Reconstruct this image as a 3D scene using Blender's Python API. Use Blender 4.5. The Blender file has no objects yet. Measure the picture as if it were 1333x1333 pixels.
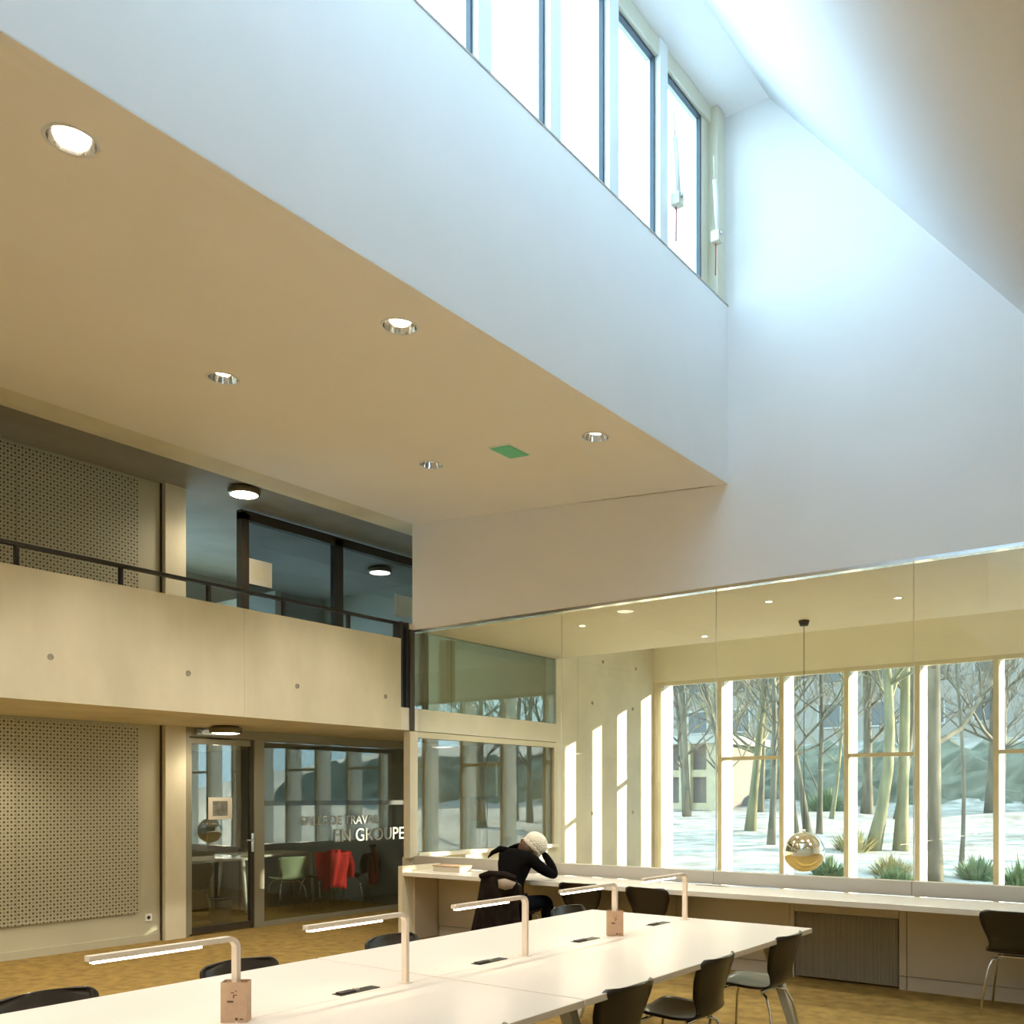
import bpy, bmesh, math, random
from mathutils import Vector, Matrix
random.seed(7)
sc = bpy.context.scene
COL = sc.collection
R = math.radians

# ------------------------------------------------------------------ camera
cam_d = bpy.data.cameras.new('camera'); cam = bpy.data.objects.new('camera', cam_d); COL.objects.link(cam)
cam.location = (0, 0, 1.55); cam.rotation_euler = (R(90), 0, R(37.2))
cam_d.sensor_width = 36; cam_d.lens = 1232 / 1333 * 36; cam_d.shift_y = 370.5 / 1333
cam_d.clip_start = 0.05; cam_d.clip_end = 400
sc.camera = cam

# ------------------------------------------------------------------ light
w = bpy.data.worlds.new('world'); sc.world = w; w.use_nodes = True
bg = w.node_tree.nodes['Background']
bg.inputs[0].default_value = (0.48, 0.745, 1.0, 1); bg.inputs[1].default_value = 6.4
sun_d = bpy.data.lights.new('sun', 'SUN'); sun = bpy.data.objects.new('sun', sun_d); COL.objects.link(sun)
sun_d.energy = 26.0; sun_d.angle = R(0.6); sun_d.color = (1, 0.93, 0.80)
sun.location = (40, 30, 20)
sun.rotation_euler = Vector((1, .74, .289)).to_track_quat('Z', 'Y').to_euler()


def portal(loc, rot, sx, sy):
    d = bpy.data.lights.new('daylight_portal', 'AREA'); d.shape = 'RECTANGLE'; d.size = sx; d.size_y = sy
    d.cycles.is_portal = True
    o = bpy.data.objects.new('daylight_portal', d); COL.objects.link(o); o.location = loc; o.rotation_euler = rot


portal((-3.95, 2.3, 6.9), (0, R(-90), 0), 1.75, 11.6)        # clerestory (faces +X)
portal((-2.2, 14.5, 1.75), (R(-90), 0, 0), 10.8, 3.5)        # park windows (faces -Y)
vs = sc.view_settings
vs.view_transform = 'Standard'; vs.look = 'None'; vs.gamma = 1.0; vs.use_curve_mapping = False
vs.exposure = 0.66
cy = sc.cycles
cy.max_bounces = 14; cy.diffuse_bounces = 7; cy.glossy_bounces = 5; cy.transmission_bounces = 8; cy.transparent_max_bounces = 24
cy.use_denoising = True; cy.sample_clamp_indirect = 8.0; cy.caustics_reflective = False; cy.caustics_refractive = False

# ------------------------------------------------------------------ materials
MATS = {}


def mat(name, col, rough=.6, metal=0., var=0., vscale=3., bump=0., bscale=40., stretch=(1, 1, 1), emit=0., ecol=None, spec=.5, coat=0., col2=None):
    m = bpy.data.materials.new(name); m.use_nodes = True
    nt = m.node_tree; N = nt.nodes; L = nt.links; b = N['Principled BSDF']
    b.inputs['Base Color'].default_value = (*col, 1); b.inputs['Roughness'].default_value = rough
    b.inputs['Metallic'].default_value = metal; b.inputs['Specular IOR Level'].default_value = spec
    b.inputs['Coat Weight'].default_value = coat
    if emit:
        b.inputs['Emission Color'].default_value = (*(ecol or col), 1); b.inputs['Emission Strength'].default_value = emit
    if var or bump or col2:
        tc = N.new('ShaderNodeTexCoord'); mp = N.new('ShaderNodeMapping'); L.new(tc.outputs['Object'], mp.inputs[0])
        mp.inputs['Scale'].default_value = stretch
    if var or col2:
        n = N.new('ShaderNodeTexNoise'); n.inputs['Scale'].default_value = vscale; n.inputs['Detail'].default_value = 5
        L.new(mp.outputs[0], n.inputs['Vector'])
        cr = N.new('ShaderNodeValToRGB'); L.new(n.outputs['Fac'], cr.inputs[0])
        c2 = col2 or tuple(min(1, c * (1 + var)) for c in col)
        c1 = col if col2 else tuple(c * (1 - var) for c in col)
        cr.color_ramp.elements[0].position = .35; cr.color_ramp.elements[1].position = .65
        cr.color_ramp.elements[0].color = (*c1, 1); cr.color_ramp.elements[1].color = (*c2, 1)
        L.new(cr.outputs[0], b.inputs['Base Color'])
    if bump:
        n2 = N.new('ShaderNodeTexNoise'); n2.inputs['Scale'].default_value = bscale; n2.inputs['Detail'].default_value = 3
        L.new(mp.outputs[0], n2.inputs['Vector'])
        bp = N.new('ShaderNodeBump'); bp.inputs['Strength'].default_value = bump; bp.inputs['Distance'].default_value = .02
        L.new(n2.outputs['Fac'], bp.inputs['Height']); L.new(bp.outputs[0], b.inputs['Normal'])
    MATS[name] = m
    return m


def glass(name, tint, ior=1.5, rough=0.0):
    m = bpy.data.materials.new(name); m.use_nodes = True
    nt = m.node_tree; N = nt.nodes; L = nt.links
    N.remove(N['Principled BSDF']); out = N['Material Output']
    t = N.new('ShaderNodeBsdfTransparent'); t.inputs[0].default_value = (*tint, 1)
    g = N.new('ShaderNodeBsdfGlossy'); g.inputs['Roughness'].default_value = rough
    fr = N.new('ShaderNodeFresnel'); ge = N.new('ShaderNodeNewGeometry'); ma = N.new('ShaderNodeMath'); ma.operation = 'MULTIPLY_ADD'
    L.new(ge.outputs['Backfacing'], ma.inputs[0]); ma.inputs[1].default_value = 1 / ior - ior; ma.inputs[2].default_value = ior   # same reflectance on both faces of a pane
    L.new(ma.outputs[0], fr.inputs[0])
    mx = N.new('ShaderNodeMixShader'); L.new(fr.outputs[0], mx.inputs[0]); L.new(t.outputs[0], mx.inputs[1]); L.new(g.outputs[0], mx.inputs[2])
    L.new(mx.outputs[0], out.inputs[0]); MATS[name] = m
    return m


def perforated(name, col, hole, step):
    """painted board drilled with two alternating hole sizes, laid out in the board's own metres"""
    m = bpy.data.materials.new(name); m.use_nodes = True
    nt = m.node_tree; N = nt.nodes; L = nt.links; b = N['Principled BSDF']; b.inputs['Roughness'].default_value = .55
    tc = N.new('ShaderNodeTexCoord'); sep = N.new('ShaderNodeSeparateXYZ'); L.new(tc.outputs['Object'], sep.inputs[0])

    def M(op, a, bb=None):
        n = N.new('ShaderNodeMath'); n.operation = op
        for i, v in enumerate((a, bb)):
            if v is None: continue
            if isinstance(v, (int, float)): n.inputs[i].default_value = v
            else: L.new(v, n.inputs[i])
        return n.outputs[0]
    y = M('DIVIDE', sep.outputs[1], step); z = M('DIVIDE', sep.outputs[2], step)
    fy = M('SUBTRACT', M('FRACT', y), .5); fz = M('SUBTRACT', M('FRACT', z), .5)
    d = M('SQRT', M('ADD', M('MULTIPLY', fy, fy), M('MULTIPLY', fz, fz)))
    par = M('MODULO', M('ADD', M('ADD', M('FLOOR', y), M('FLOOR', z)), 4000), 2)
    r = M('ADD', M('MULTIPLY', par, .14), .19)
    k = M('LESS_THAN', d, r)
    mx = N.new('ShaderNodeMix'); mx.data_type = 'RGBA'; L.new(k, mx.inputs[0])
    mx.inputs[6].default_value = (*col, 1); mx.inputs[7].default_value = (*hole, 1)
    L.new(mx.outputs[2], b.inputs['Base Color']); MATS[name] = m
    return m


mat('plaster_white', (.88, .88, .88), .75, var=.012, vscale=1.5)
mat('soffit_paint', (.90, .87, .81), .75, var=.012, vscale=1.2)
mat('far_ceiling_paint', (.90, .88, .78), .7, var=.01)
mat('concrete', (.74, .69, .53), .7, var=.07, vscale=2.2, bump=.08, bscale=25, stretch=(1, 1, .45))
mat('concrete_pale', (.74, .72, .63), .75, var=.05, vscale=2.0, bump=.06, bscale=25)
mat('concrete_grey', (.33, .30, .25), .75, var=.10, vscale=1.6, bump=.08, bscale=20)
mat('wall_beige', (.52, .50, .38), .6, var=.02)
perforated('perforated_board', (.52, .50, .38), (.10, .085, .05), .034)
mat('carpet', (.33, .215, .055), .95, var=.22, vscale=9, bump=.5, bscale=220)
mat('frame_cream', (.70, .66, .52), .5, var=.02)
mat('frame_white', (.80, .82, .80), .45)
mat('fin_white', (.86, .84, .78), .6)
mat('frame_grey', (.33, .31, .23), .45, metal=.2)
mat('frame_bronze', (.055, .045, .032), .45, metal=.2)
mat('gasket', (.05, .07, .09), .5)
mat('black_metal', (.018, .017, .016), .45)
mat('aluminium', (.75, .77, .78), .22, metal=1.)
mat('chrome', (.85, .85, .85), .06, metal=1.)
mat('mirror', (.92, .92, .92), .015, metal=1.)
mat('table_white', (.77, .70, .63), .32, var=.01, spec=.45)
mat('counter_white', (.84, .82, .76), .25, spec=.5)
mat('panel_beige', (.60, .54, .44), .5, var=.015)
mat('upstand_grey', (.50, .47, .42), .5)
mat('grille_grey', (.40, .37, .31), .5)
mat('chair_brown', (.018, .012, .009), .28, spec=.5, coat=.2)
mat('chair_green', (.50, .58, .42), .35)
mat('lamp_cream', (.80, .70, .58), .4)
mat('tube_glow', (1, .86, .68), .4, emit=14, ecol=(1, .82, .60))
mat('bulb_glow', (1, .9, .75), .4, emit=35, ecol=(1, .83, .58))
mat('disc_glow', (1, .93, .8), .4, emit=9, ecol=(1, .88, .66))
mat('bronze_lamp', (.20, .16, .09), .4, metal=.5)
mat('socket_black', (.02, .02, .02), .4)
mat('card_kraft', (.52, .36, .24), .8, var=.06, vscale=20)
mat('print_dark', (.10, .06, .04), .8)
mat('paper', (.74, .70, .60), .8)
mat('print_grey', (.22, .22, .20), .8, var=.3, vscale=15)
mat('sign_green', (.10, .42, .20), .5, emit=.12)
mat('knit_black', (.005, .0045, .0045), .95, bump=.4, bscale=160, spec=.1)
mat('jeans', (.007, .010, .018), .9, spec=.1)
mat('coat_brown', (.016, .011, .009), .95, var=.3, vscale=12, spec=.1)
mat('lining', (.34, .28, .22), .8)
mat('cap_knit', (.86, .82, .70), .95, bump=.8, bscale=90)
mat('skin', (.62, .38, .26), .6)
mat('hair', (.10, .05, .025), .7, var=.3, vscale=60)
mat('red_cloth', (.55, .015, .015), .85)
mat('red_paint', (.42, .04, .03), .4)
mat('dark_cloth', (.02, .022, .02), .9)
mat('blue_wall', (.33, .42, .50), .7)
mat('decal_white', (.85, .86, .84), .6)
mat('snow', (.24, .22, .20), .9, var=.0, vscale=1.6, bump=.6, bscale=5, col2=(.50, .49, .48))
mat('bank_green', (.10, .115, .09), .95, vscale=1.2, bump=1., bscale=8, col2=(.22, .235, .19))
mat('bark', (.17, .155, .12), .95, var=.35, vscale=6, bump=.15, bscale=30, stretch=(1, 1, .2))
mat('bark_moss', (.24, .23, .14), .95, var=.3, vscale=5, bump=.15, bscale=30, stretch=(1, 1, .2))
mat('leaf', (.18, .26, .14), .8, var=.3, vscale=9)
mat('leaf_straw', (.40, .36, .18), .8, var=.3, vscale=9)
mat('facade', (.34, .31, .28), .9, var=.05)
mat('facade_cream', (.62, .54, .38), .9, var=.08)
mat('facade_dark', (.22, .19, .18), .9)
mat('far_window', (.12, .13, .14), .2)
mat('roof_white', (.48, .48, .48), .9, bump=.3, bscale=4)
mat('roof_snow', (.55, .54, .52), .9)
glass('glass_clear', (.97, .985, .97), 1.33)
glass('glass_solar', (.68, .66, .61), 1.33)
glass('glass_partition', (.955, .975, .945), 1.45)
glass('glass_reflective', (.86, .90, .88), 2.3)
glass('glass_green', (.72, .80, .72), 2.2)
glass('glass_bronze', (.62, .66, .70), 1.5)
glass('frost_stripe', (.8, .8, .8), 1.5, .5)


def fine_weave(name, col):
    m = mat(name, col, .7); nt = m.node_tree; N = nt.nodes; L = nt.links; b = N['Principled BSDF']
    tc = N.new('ShaderNodeTexCoord'); wv = N.new('ShaderNodeTexWave'); wv.inputs['Scale'].default_value = 26; wv.bands_direction = 'DIAGONAL'
    L.new(tc.outputs['Object'], wv.inputs['Vector']); bp = N.new('ShaderNodeBump'); bp.inputs['Strength'].default_value = .05; bp.inputs['Distance'].default_value = .01
    L.new(wv.outputs['Fac'], bp.inputs['Height']); L.new(bp.outputs[0], b.inputs['Normal'])


fine_weave('slope_fabric', (.92, .92, .92))


# ------------------------------------------------------------------ mesh helpers
class MB:
    def __init__(s): s.v = []; s.f = []

    def box(s, x0, x1, y0, y1, z0, z1):
        b = len(s.v)
        s.v += [(x0, y0, z0), (x1, y0, z0), (x1, y1, z0), (x0, y1, z0), (x0, y0, z1), (x1, y0, z1), (x1, y1, z1), (x0, y1, z1)]
        s.f += [tuple(b + i for i in q) for q in ((0, 3, 2, 1), (4, 5, 6, 7), (0, 1, 5, 4), (1, 2, 6, 5), (2, 3, 7, 6), (3, 0, 4, 7))]
        return s

    def prism_y(s, prof, y0, y1):
        """profile [(x,z)...] counter-clockwise seen from -Y, extruded along Y"""
        b = len(s.v); n = len(prof)
        s.v += [(x, y0, z) for x, z in prof] + [(x, y1, z) for x, z in prof]
        s.f.append(tuple(b + i for i in range(n))); s.f.append(tuple(b + n + i for i in reversed(range(n))))
        for i in range(n):
            j = (i + 1) % n; s.f.append((b + i, b + n + i, b + n + j, b + j))
        return s

    def tube(s, pts, rad, n=8, cap=True):
        pts = [Vector(p) for p in pts]; m = len(pts)
        if not isinstance(rad, (list, tuple)): rad = [rad] * m
        b = len(s.v); up = None
        for i, p in enumerate(pts):
            d = (pts[min(i + 1, m - 1)] - pts[max(i - 1, 0)])
            d = d.normalized() if d.length > 1e-9 else Vector((0, 0, 1))
            if up is None:
                up = d.orthogonal().normalized()
            up = (up - d * up.dot(d)); up = up.normalized() if up.length > 1e-6 else d.orthogonal().normalized()
            q = d.cross(up)
            for k in range(n):
                a = 2 * math.pi * k / n
                s.v.append(tuple(p + (up * math.cos(a) + q * math.sin(a)) * rad[i]))
        for i in range(m - 1):
            for k in range(n):
                k2 = (k + 1) % n
                s.f.append((b + i * n + k, b + i * n + k2, b + (i + 1) * n + k2, b + (i + 1) * n + k))
        if cap:
            s.f.append(tuple(b + k for k in reversed(range(n)))); s.f.append(tuple(b + (m - 1) * n + k for k in range(n)))
        return s

    def lathe(s, prof, c=(0, 0, 0), n=32):
        b = len(s.v); m = len(prof)
        for r, z in prof:
            for k in range(n):
                a = 2 * math.pi * k / n
                s.v.append((c[0] + r * math.cos(a), c[1] + r * math.sin(a), c[2] + z))
        for i in range(m - 1):
            for k in range(n):
                k2 = (k + 1) % n
                s.f.append((b + i * n + k, b + i * n + k2, b + (i + 1) * n + k2, b + (i + 1) * n + k))
        return s

    def grid(s, rows):
        b = len(s.v); n = len(rows[0])
        for r in rows: s.v += [tuple(p) for p in r]
        for i in range(len(rows) - 1):
            for j in range(n - 1):
                s.f.append((b + i * n + j, b + i * n + j + 1, b + (i + 1) * n + j + 1, b + (i + 1) * n + j))
        return s

    def mesh(s, name):
        me = bpy.data.meshes.new(name); me.from_pydata(s.v, [], s.f); me.update(); return me

    def build(s, name, m, parent=None, smooth=False, bevel=0, solid=0, sub=0):
        me = s.mesh(name); me.materials.append(MATS[m])
        if smooth: me.polygons.foreach_set('use_smooth', [True] * len(me.polygons))
        o = bpy.data.objects.new(name, me); COL.objects.link(o)
        if parent: o.parent = parent
        if solid:
            md = o.modifiers.new('solid', 'SOLIDIFY'); md.thickness = solid; md.offset = 0
        if bevel:
            md = o.modifiers.new('bevel', 'BEVEL'); md.width = bevel; md.segments = 2; md.limit_method = 'ANGLE'
        if sub:
            md = o.modifiers.new('sub', 'SUBSURF'); md.levels = sub; md.render_levels = sub
        return o


def B(name, m, x0, x1, y0, y1, z0, z1, parent=None, bevel=0):
    return MB().box(x0, x1, y0, y1, z0, z1).build(name, m, parent, bevel=bevel)


def tag(o, label, cat, group=None, kind=None):
    o['label'] = label; o['category'] = cat
    if group: o['group'] = group
    if kind: o['kind'] = kind
    return o


def S(o, label, cat): return tag(o, label, cat, kind='structure')


def thing(name, label, cat, loc=(0, 0, 0), rz=0, group=None, kind=None):
    o = bpy.data.objects.new(name, None); COL.objects.link(o); o.location = loc; o.rotation_euler = (0, 0, rz); o.empty_display_size = .1
    return tag(o, label, cat, group, kind)


def copy_tree(o, parent=None):
    c = o.copy(); COL.objects.link(c)
    if parent: c.parent = parent
    for ch in list(o.children): copy_tree(ch, c)
    return c


def catmull(P, k):
    out = []
    for i in range(len(P) - 1):
        p0 = P[max(i - 1, 0)]; p1 = P[i]; p2 = P[i + 1]; p3 = P[min(i + 2, len(P) - 1)]
        for j in range(k):
            t = j / k
            out.append(tuple(.5 * ((2 * b) + (c - a) * t + (2 * a - 5 * b + 4 * c - d) * t * t + (-a + 3 * b - 3 * c + d) * t ** 3) for a, b, c, d in zip(p0, p1, p2, p3)))
    out.append(tuple(P[-1])); return out


# ------------------------------------------------------------------ room shell
XF = -3.66      # fascia plane
YE = 8.09       # end wall plane
XB = -7.6       # balcony face plane
XL = -9.2       # back wall under / behind the balcony
Y0 = -3.5
S(B('floor', 'carpet', -14, 3.2, Y0, 14.0, -.15, 0), 'golden brown carpet floor', 'floor')


def soffit_z(x): return 4.41 - .0812 * (x - XF)


DL = [(-4.07, 6.47), (-4.07, 4.22), (-4.07, 2.15), (-4.07, .0), (-4.07, -2.1), (-5.82, 6.45), (-5.82, 4.2), (-5.82, 2.05), (-5.82, -.1), (-5.82, -2.2)]
sof = MB().prism_y([(XB, soffit_z(XB)), (XF, soffit_z(XF)), (XF, soffit_z(XF) + .004), (XF - .14, soffit_z(XF) + .006), (XF - .14, soffit_z(XF) + .3), (XB, soffit_z(XB) + .3)], Y0, YE).build('ceiling_soffit', 'soffit_paint')
cut = MB()
for x, y in DL:
    n = 32; z = soffit_z(x); b = len(cut.v)
    for zz in (z - .1, z + .18):
        for k in range(n): cut.v.append((x + .108 * math.cos(2 * math.pi * k / n), y + .108 * math.sin(2 * math.pi * k / n), zz))
    cut.f.append(tuple(b + k for k in reversed(range(n)))); cut.f.append(tuple(b + n + k for k in range(n)))
    for k in range(n): cut.f.append((b + k, b + (k + 1) % n, b + n + (k + 1) % n, b + n + k))
co = cut.build('cutter', 'plaster_white')
md = sof.modifiers.new('holes', 'BOOLEAN'); md.object = co; md.operation = 'DIFFERENCE'; md.solver = 'EXACT'
dg = bpy.context.evaluated_depsgraph_get()
me = bpy.data.meshes.new_from_object(sof.evaluated_get(dg)); sof.modifiers.clear(); sof.data = me
bpy.data.objects.remove(co)
S(sof, 'smooth tan sloping ceiling with round recessed downlights', 'ceiling')
S(B('wall_fascia', 'plaster_white', XF - .139, XF, Y0, YE, soffit_z(XF) + .006, 6.03), 'white upstand wall between the tan ceiling and the high windows', 'wall')
S(B('wall_end', 'plaster_white', XB, 3.2, YE, YE + .2, 3.49, 8.2), 'white end wall hanging above the glass partition', 'wall')
# upper ceiling and slope
prof = [(-3.27, 7.77), (-1.8, 5.915), (-.30, 4.02)]
sl = MB().grid([[(x, Y0, z) for x, z in prof], [(x, YE, z) for x, z in prof]])
sl.f = [tuple(reversed(f)) for f in sl.f]
sl = sl.build('ceiling_slope', 'slope_fabric', smooth=True); mdd = sl.modifiers.new('solid', 'SOLIDIFY'); mdd.thickness = .12; mdd.offset = -1
S(sl, 'pale finely textured ceiling sloping down from the high windows', 'ceiling')
S(B('ceiling_upper', 'plaster_white', -3.86, -3.27, Y0, YE, 7.77, 8.0), 'narrow flat ceiling strip above the high windows', 'ceiling')
S(B('ceiling_low', 'plaster_white', -.31, 3.2, Y0, YE, 4.02, 4.22), 'flat white ceiling beyond the foot of the slope', 'ceiling')
S(B('wall_right', 'plaster_white', 3.2, 3.4, Y0, 14.0, 0, 8.2), 'white side wall of the hall', 'wall')
S(B('wall_back', 'plaster_white', -14, 3.4, Y0 - .2, Y0, 0, 8.2), 'white back wall of the hall', 'wall')
S(B('ceiling_roof', 'roof_white', -12.65, XF - .14, Y0, 11.3, 5.75, 5.95), 'snow covered flat roof outside the high windows', 'roof')
# gallery ceiling
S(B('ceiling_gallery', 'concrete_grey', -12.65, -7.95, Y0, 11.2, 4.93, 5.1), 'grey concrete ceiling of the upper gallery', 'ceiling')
S(B('ceiling_beam', 'concrete', -7.95, XB, Y0, 11.2, 4.73, 5.1), 'narrow concrete beam along the edge of the tan ceiling', 'beam')
# left walls
for nm, z0, z1, lab in (('wall_left', 0, 2.32, 'beige wall with perforated boards under the concrete balcony'), ('wall_gallery', 2.6, 4.93, 'beige wall with perforated boards behind the balcony rail')):
    wl = S(B(nm, 'wall_beige', XL - .15, XL, Y0, 5.86, z0, z1), lab, 'wall')
    y = 5.57
    for i in range(7):
        ya = y - 1.26
        zz0 = z0 + (.32 if z0 == 0 else .04)
        pb = B('perforated_panel', 'perforated_board', XL, XL + .018, max(ya, Y0) + .004, y, zz0, z1 - .03, wl); y = ya
    B('edge_strip', 'frame_bronze', XL, XL + .012, 5.835, 5.855, z0, z1, wl)
for k, (z0, z1) in enumerate(((0, 2.32), (2.6, 4.93))):
    S(B('trim_%d' % (k + 1), 'concrete', XL - .15, XL + .07, 5.86, 6.11, z0, z1), 'pale square pier beside the %s' % ('glass door' if k == 0 else 'gallery glazing'), 'pier')
S(B('baseboard_left', 'wall_beige', XL, XL + .014, Y0, 5.83, 0, .08), 'low skirting under the lower perforated boards', 'skirting')
# balcony
par = S(B('wall_balcony', 'concrete', XB - .18, XB, Y0, 7.9, 2.32, 3.37), 'cast concrete balcony parapet with small tie holes', 'balcony')
for (yy, zz) in ((3.84, 2.68), (5.11, 2.68), (6.38, 2.68), (7.65, 2.68), (2.57, 2.68), (1.3, 2.68)):
    t = MB().lathe([(0, .001), (.018, .001), (.018, .004), (.026, .004), (.026, 0)], n=14); t.v = [(XB + z, yy + x, zz + y) for x, y, z in t.v]
    t.build('tie_hole', 'concrete_grey', par)
for yy in (5.73, 3.2, .66):
    B('casting_joint', 'concrete', XB, XB + .003, yy, yy + .008, 2.33, 3.36, par)
slab = S(B('ceiling_balcony', 'concrete', -14, XB - .18, Y0, 11.2, 2.32, 2.6), 'concrete slab under the gallery floor', 'slab')
S(B('wall_slab_edge', 'concrete_pale', XB - .18, XB, 7.9, 11.05, 2.32, 2.58), 'pale concrete slab edge between the lower and upper glazing', 'slab edge')
# enclosure of the side rooms
S(B('wall_side_far', 'blue_wall', -14.2, -14, Y0, 11.2, 0, 2.6), 'far wall of the side rooms', 'wall')
S(B('wall_side_end', 'wall_beige', -14, XB - .19, 11.05, 11.2, 0, 5.1), 'end wall behind the side glazing', 'wall')
S(B('wall_meeting_room', 'blue_wall', -14, XL - .05, 9.78, 9.9, 0, 2.32), 'blue grey wall at the end of the meeting room', 'wall')
S(B('wall_meeting_side', 'wall_beige', -12.65, XL - .15, 5.9, 6.05, 0, 4.93), 'side wall of the meeting room', 'wall')
S(B('wall_corridor', 'wall_beige', XL - .1, XL, 9.9, 11.05, 0, 2.32), 'plain wall beside the meeting room', 'wall')
# far room
S(B('ceiling_far', 'far_ceiling_paint', XB, 3.2, YE + .2, 11.05, 3.5, 3.7), 'cream flat ceiling of the window room', 'ceiling')
S(B('ceiling_far_high', 'far_ceiling_paint', XB, 3.2, 11.05, 14.3, 4.4, 4.6), 'raised ceiling next to the park windows', 'ceiling')
S(B('wall_far_riser', 'far_ceiling_paint', XB, 3.2, 11.0, 11.05, 3.7, 4.6), 'step between the two ceilings of the window room', 'wall')
fw = S(B('wall_far_left', 'concrete_pale', XB - .18, XB, 11.05, 14.0, 0, 4.6), 'pale concrete side wall with bars of sunlight', 'wall')
B('casting_joint', 'concrete', XB, XB + .003, 11.05, 13.93, 3.76, 3.772, fw)
B('casting_joint', 'concrete', XB, XB + .003, 11.6, 11.606, 0, 3.76, fw)
for (yy, zz) in ((12.0, 2.95), (13.2, 2.95), (12.0, 1.3), (13.2, 1.3), (12.3, 3.6), (13.3, 3.6)):
    t = MB().lathe([(0, .001), (.018, .001), (.018, .004), (.028, .004), (.028, 0)], n=14); t.v = [(XB + z, yy + x, zz + y) for x, y, z in t.v]
    t.build('tie_hole', 'concrete_grey', fw)
S(B('wall_lintel', 'far_ceiling_paint', XB, 3.2, 13.9, 14.32, 3.43, 4.6), 'cream lintel above the park windows', 'wall')

# ------------------------------------------------------------------ windows to the park
WX = [-7.5, -6.43, -5.42, -4.45, -3.47, -2.48, -1.49, -.50, .49, 1.48, 2.47, 3.16]
ORD = ['first', 'second', 'third', 'fourth', 'fifth', 'sixth', 'seventh', 'eighth', 'ninth', 'tenth', 'eleventh']
for i in range(len(WX) - 1):
    x0, x1 = WX[i], WX[i + 1]
    t = thing('window_%d' % (i + 1), 'tall cream framed park window, %s from the sunlit concrete wall' % ORD[i], 'window', (x0, 13.95, 0), 0, 'park windows', 'structure')
    a, b = 0.0, x1 - x0
    B('frame_post', 'frame_cream', a - .035, a + .035, -.05, .05, 0, 3.43, t)
    B('frame_head', 'frame_cream', a + .035, b - .035, -.05, .05, 3.37, 3.43, t)
    B('frame_sill', 'frame_cream', a + .035, b - .035, -.05, .05, 0, .07, t)
    B('outer_fin', 'fin_white', a - .03, a + .03, .05, .37, -.1, 3.43, t)
    if i % 2 == 1:
        B('transom', 'frame_cream', a + .035, b - .035, -.04, .04, 2.12, 2.175, t)
        B('pane', 'glass_solar', a + .035, b - .035, -.006, .006, .07, 2.12, t); B('pane', 'glass_solar', a + .035, b - .035, -.006, .006, 2.175, 3.37, t)
    else:
        B('pane', 'glass_solar', a + .035, b - .035, -.006, .006, .07, 3.37, t)
S(B('trim_3', 'frame_cream', 3.125, 3.195, 13.9, 14.3, 0, 3.43), 'cream end post of the park windows', 'post')
S(B('trim_6', 'concrete_pale', XB, -7.54, 13.9, 14.3, 0, 3.43), 'pale reveal between the concrete wall and the first park window', 'reveal')

# ------------------------------------------------------------------ glass partition
PX = [XB + .04, -5.53, -3.80, -2.06, -.33, 1.40, 3.19]
t = thing('window_20', 'frameless glass partition between the hall and the window room', 'glass partition', (0, YE + .05, 0), 0, None, 'structure')
for i in range(len(PX) - 1):
    B('pane', 'glass_partition', PX[i] + .004, PX[i + 1] - .004, -.008, .008, .86, 3.475, t)
    if i: B('seal', 'frame_cream', PX[i] - .0025, PX[i] + .0025, -.006, .006, .86, 3.475, t)
B('head_channel', 'aluminium', XB, 3.19, -.05, .04, 3.462, 3.489, t)
for i in range(len(PX) - 1):
    B('upstand', 'upstand_grey', PX[i] + .002, PX[i + 1] - .002, -.06, .06, .742, .86, t)
kn = thing('wall_partition_base', 'beige panelled base below the long counter', 'wall', (0, 0, 0), 0, None, 'structure')
KX = [-7.05, -5.3, -4.1, -3.02, -2.98, -2.12, -2.06, -.4, 1.3, 3.19]
for i in range(len(KX) - 1):
    a, b = KX[i] + .003, KX[i + 1] - .003
    if i == 4:
        B('panel', 'panel_beige', a, b, 7.93, 8.06, .57, .694, kn); continue
    B('panel', 'panel_beige', a, b, 7.93, 8.06, .115, .694, kn)
    B('plinth', 'panel_beige', a, b, 7.935, 8.06, .0, .108, kn)
B('backing', 'upstand_grey', XB, 3.19, 8.062, 8.14, 0, .69, kn)
rg = thing('radiator_grille', 'grey slatted radiator grille under the counter', 'radiator grille', (-2.55, 7.95, 0))
B('frame', 'grille_grey', -.425, .425, .03, .06, .012, .565, rg)
for i in range(56):
    x = -.42 + i * .015
    B('slat', 'grille_grey', x, x + .009, .0, .03, .02, .56, rg)

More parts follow.
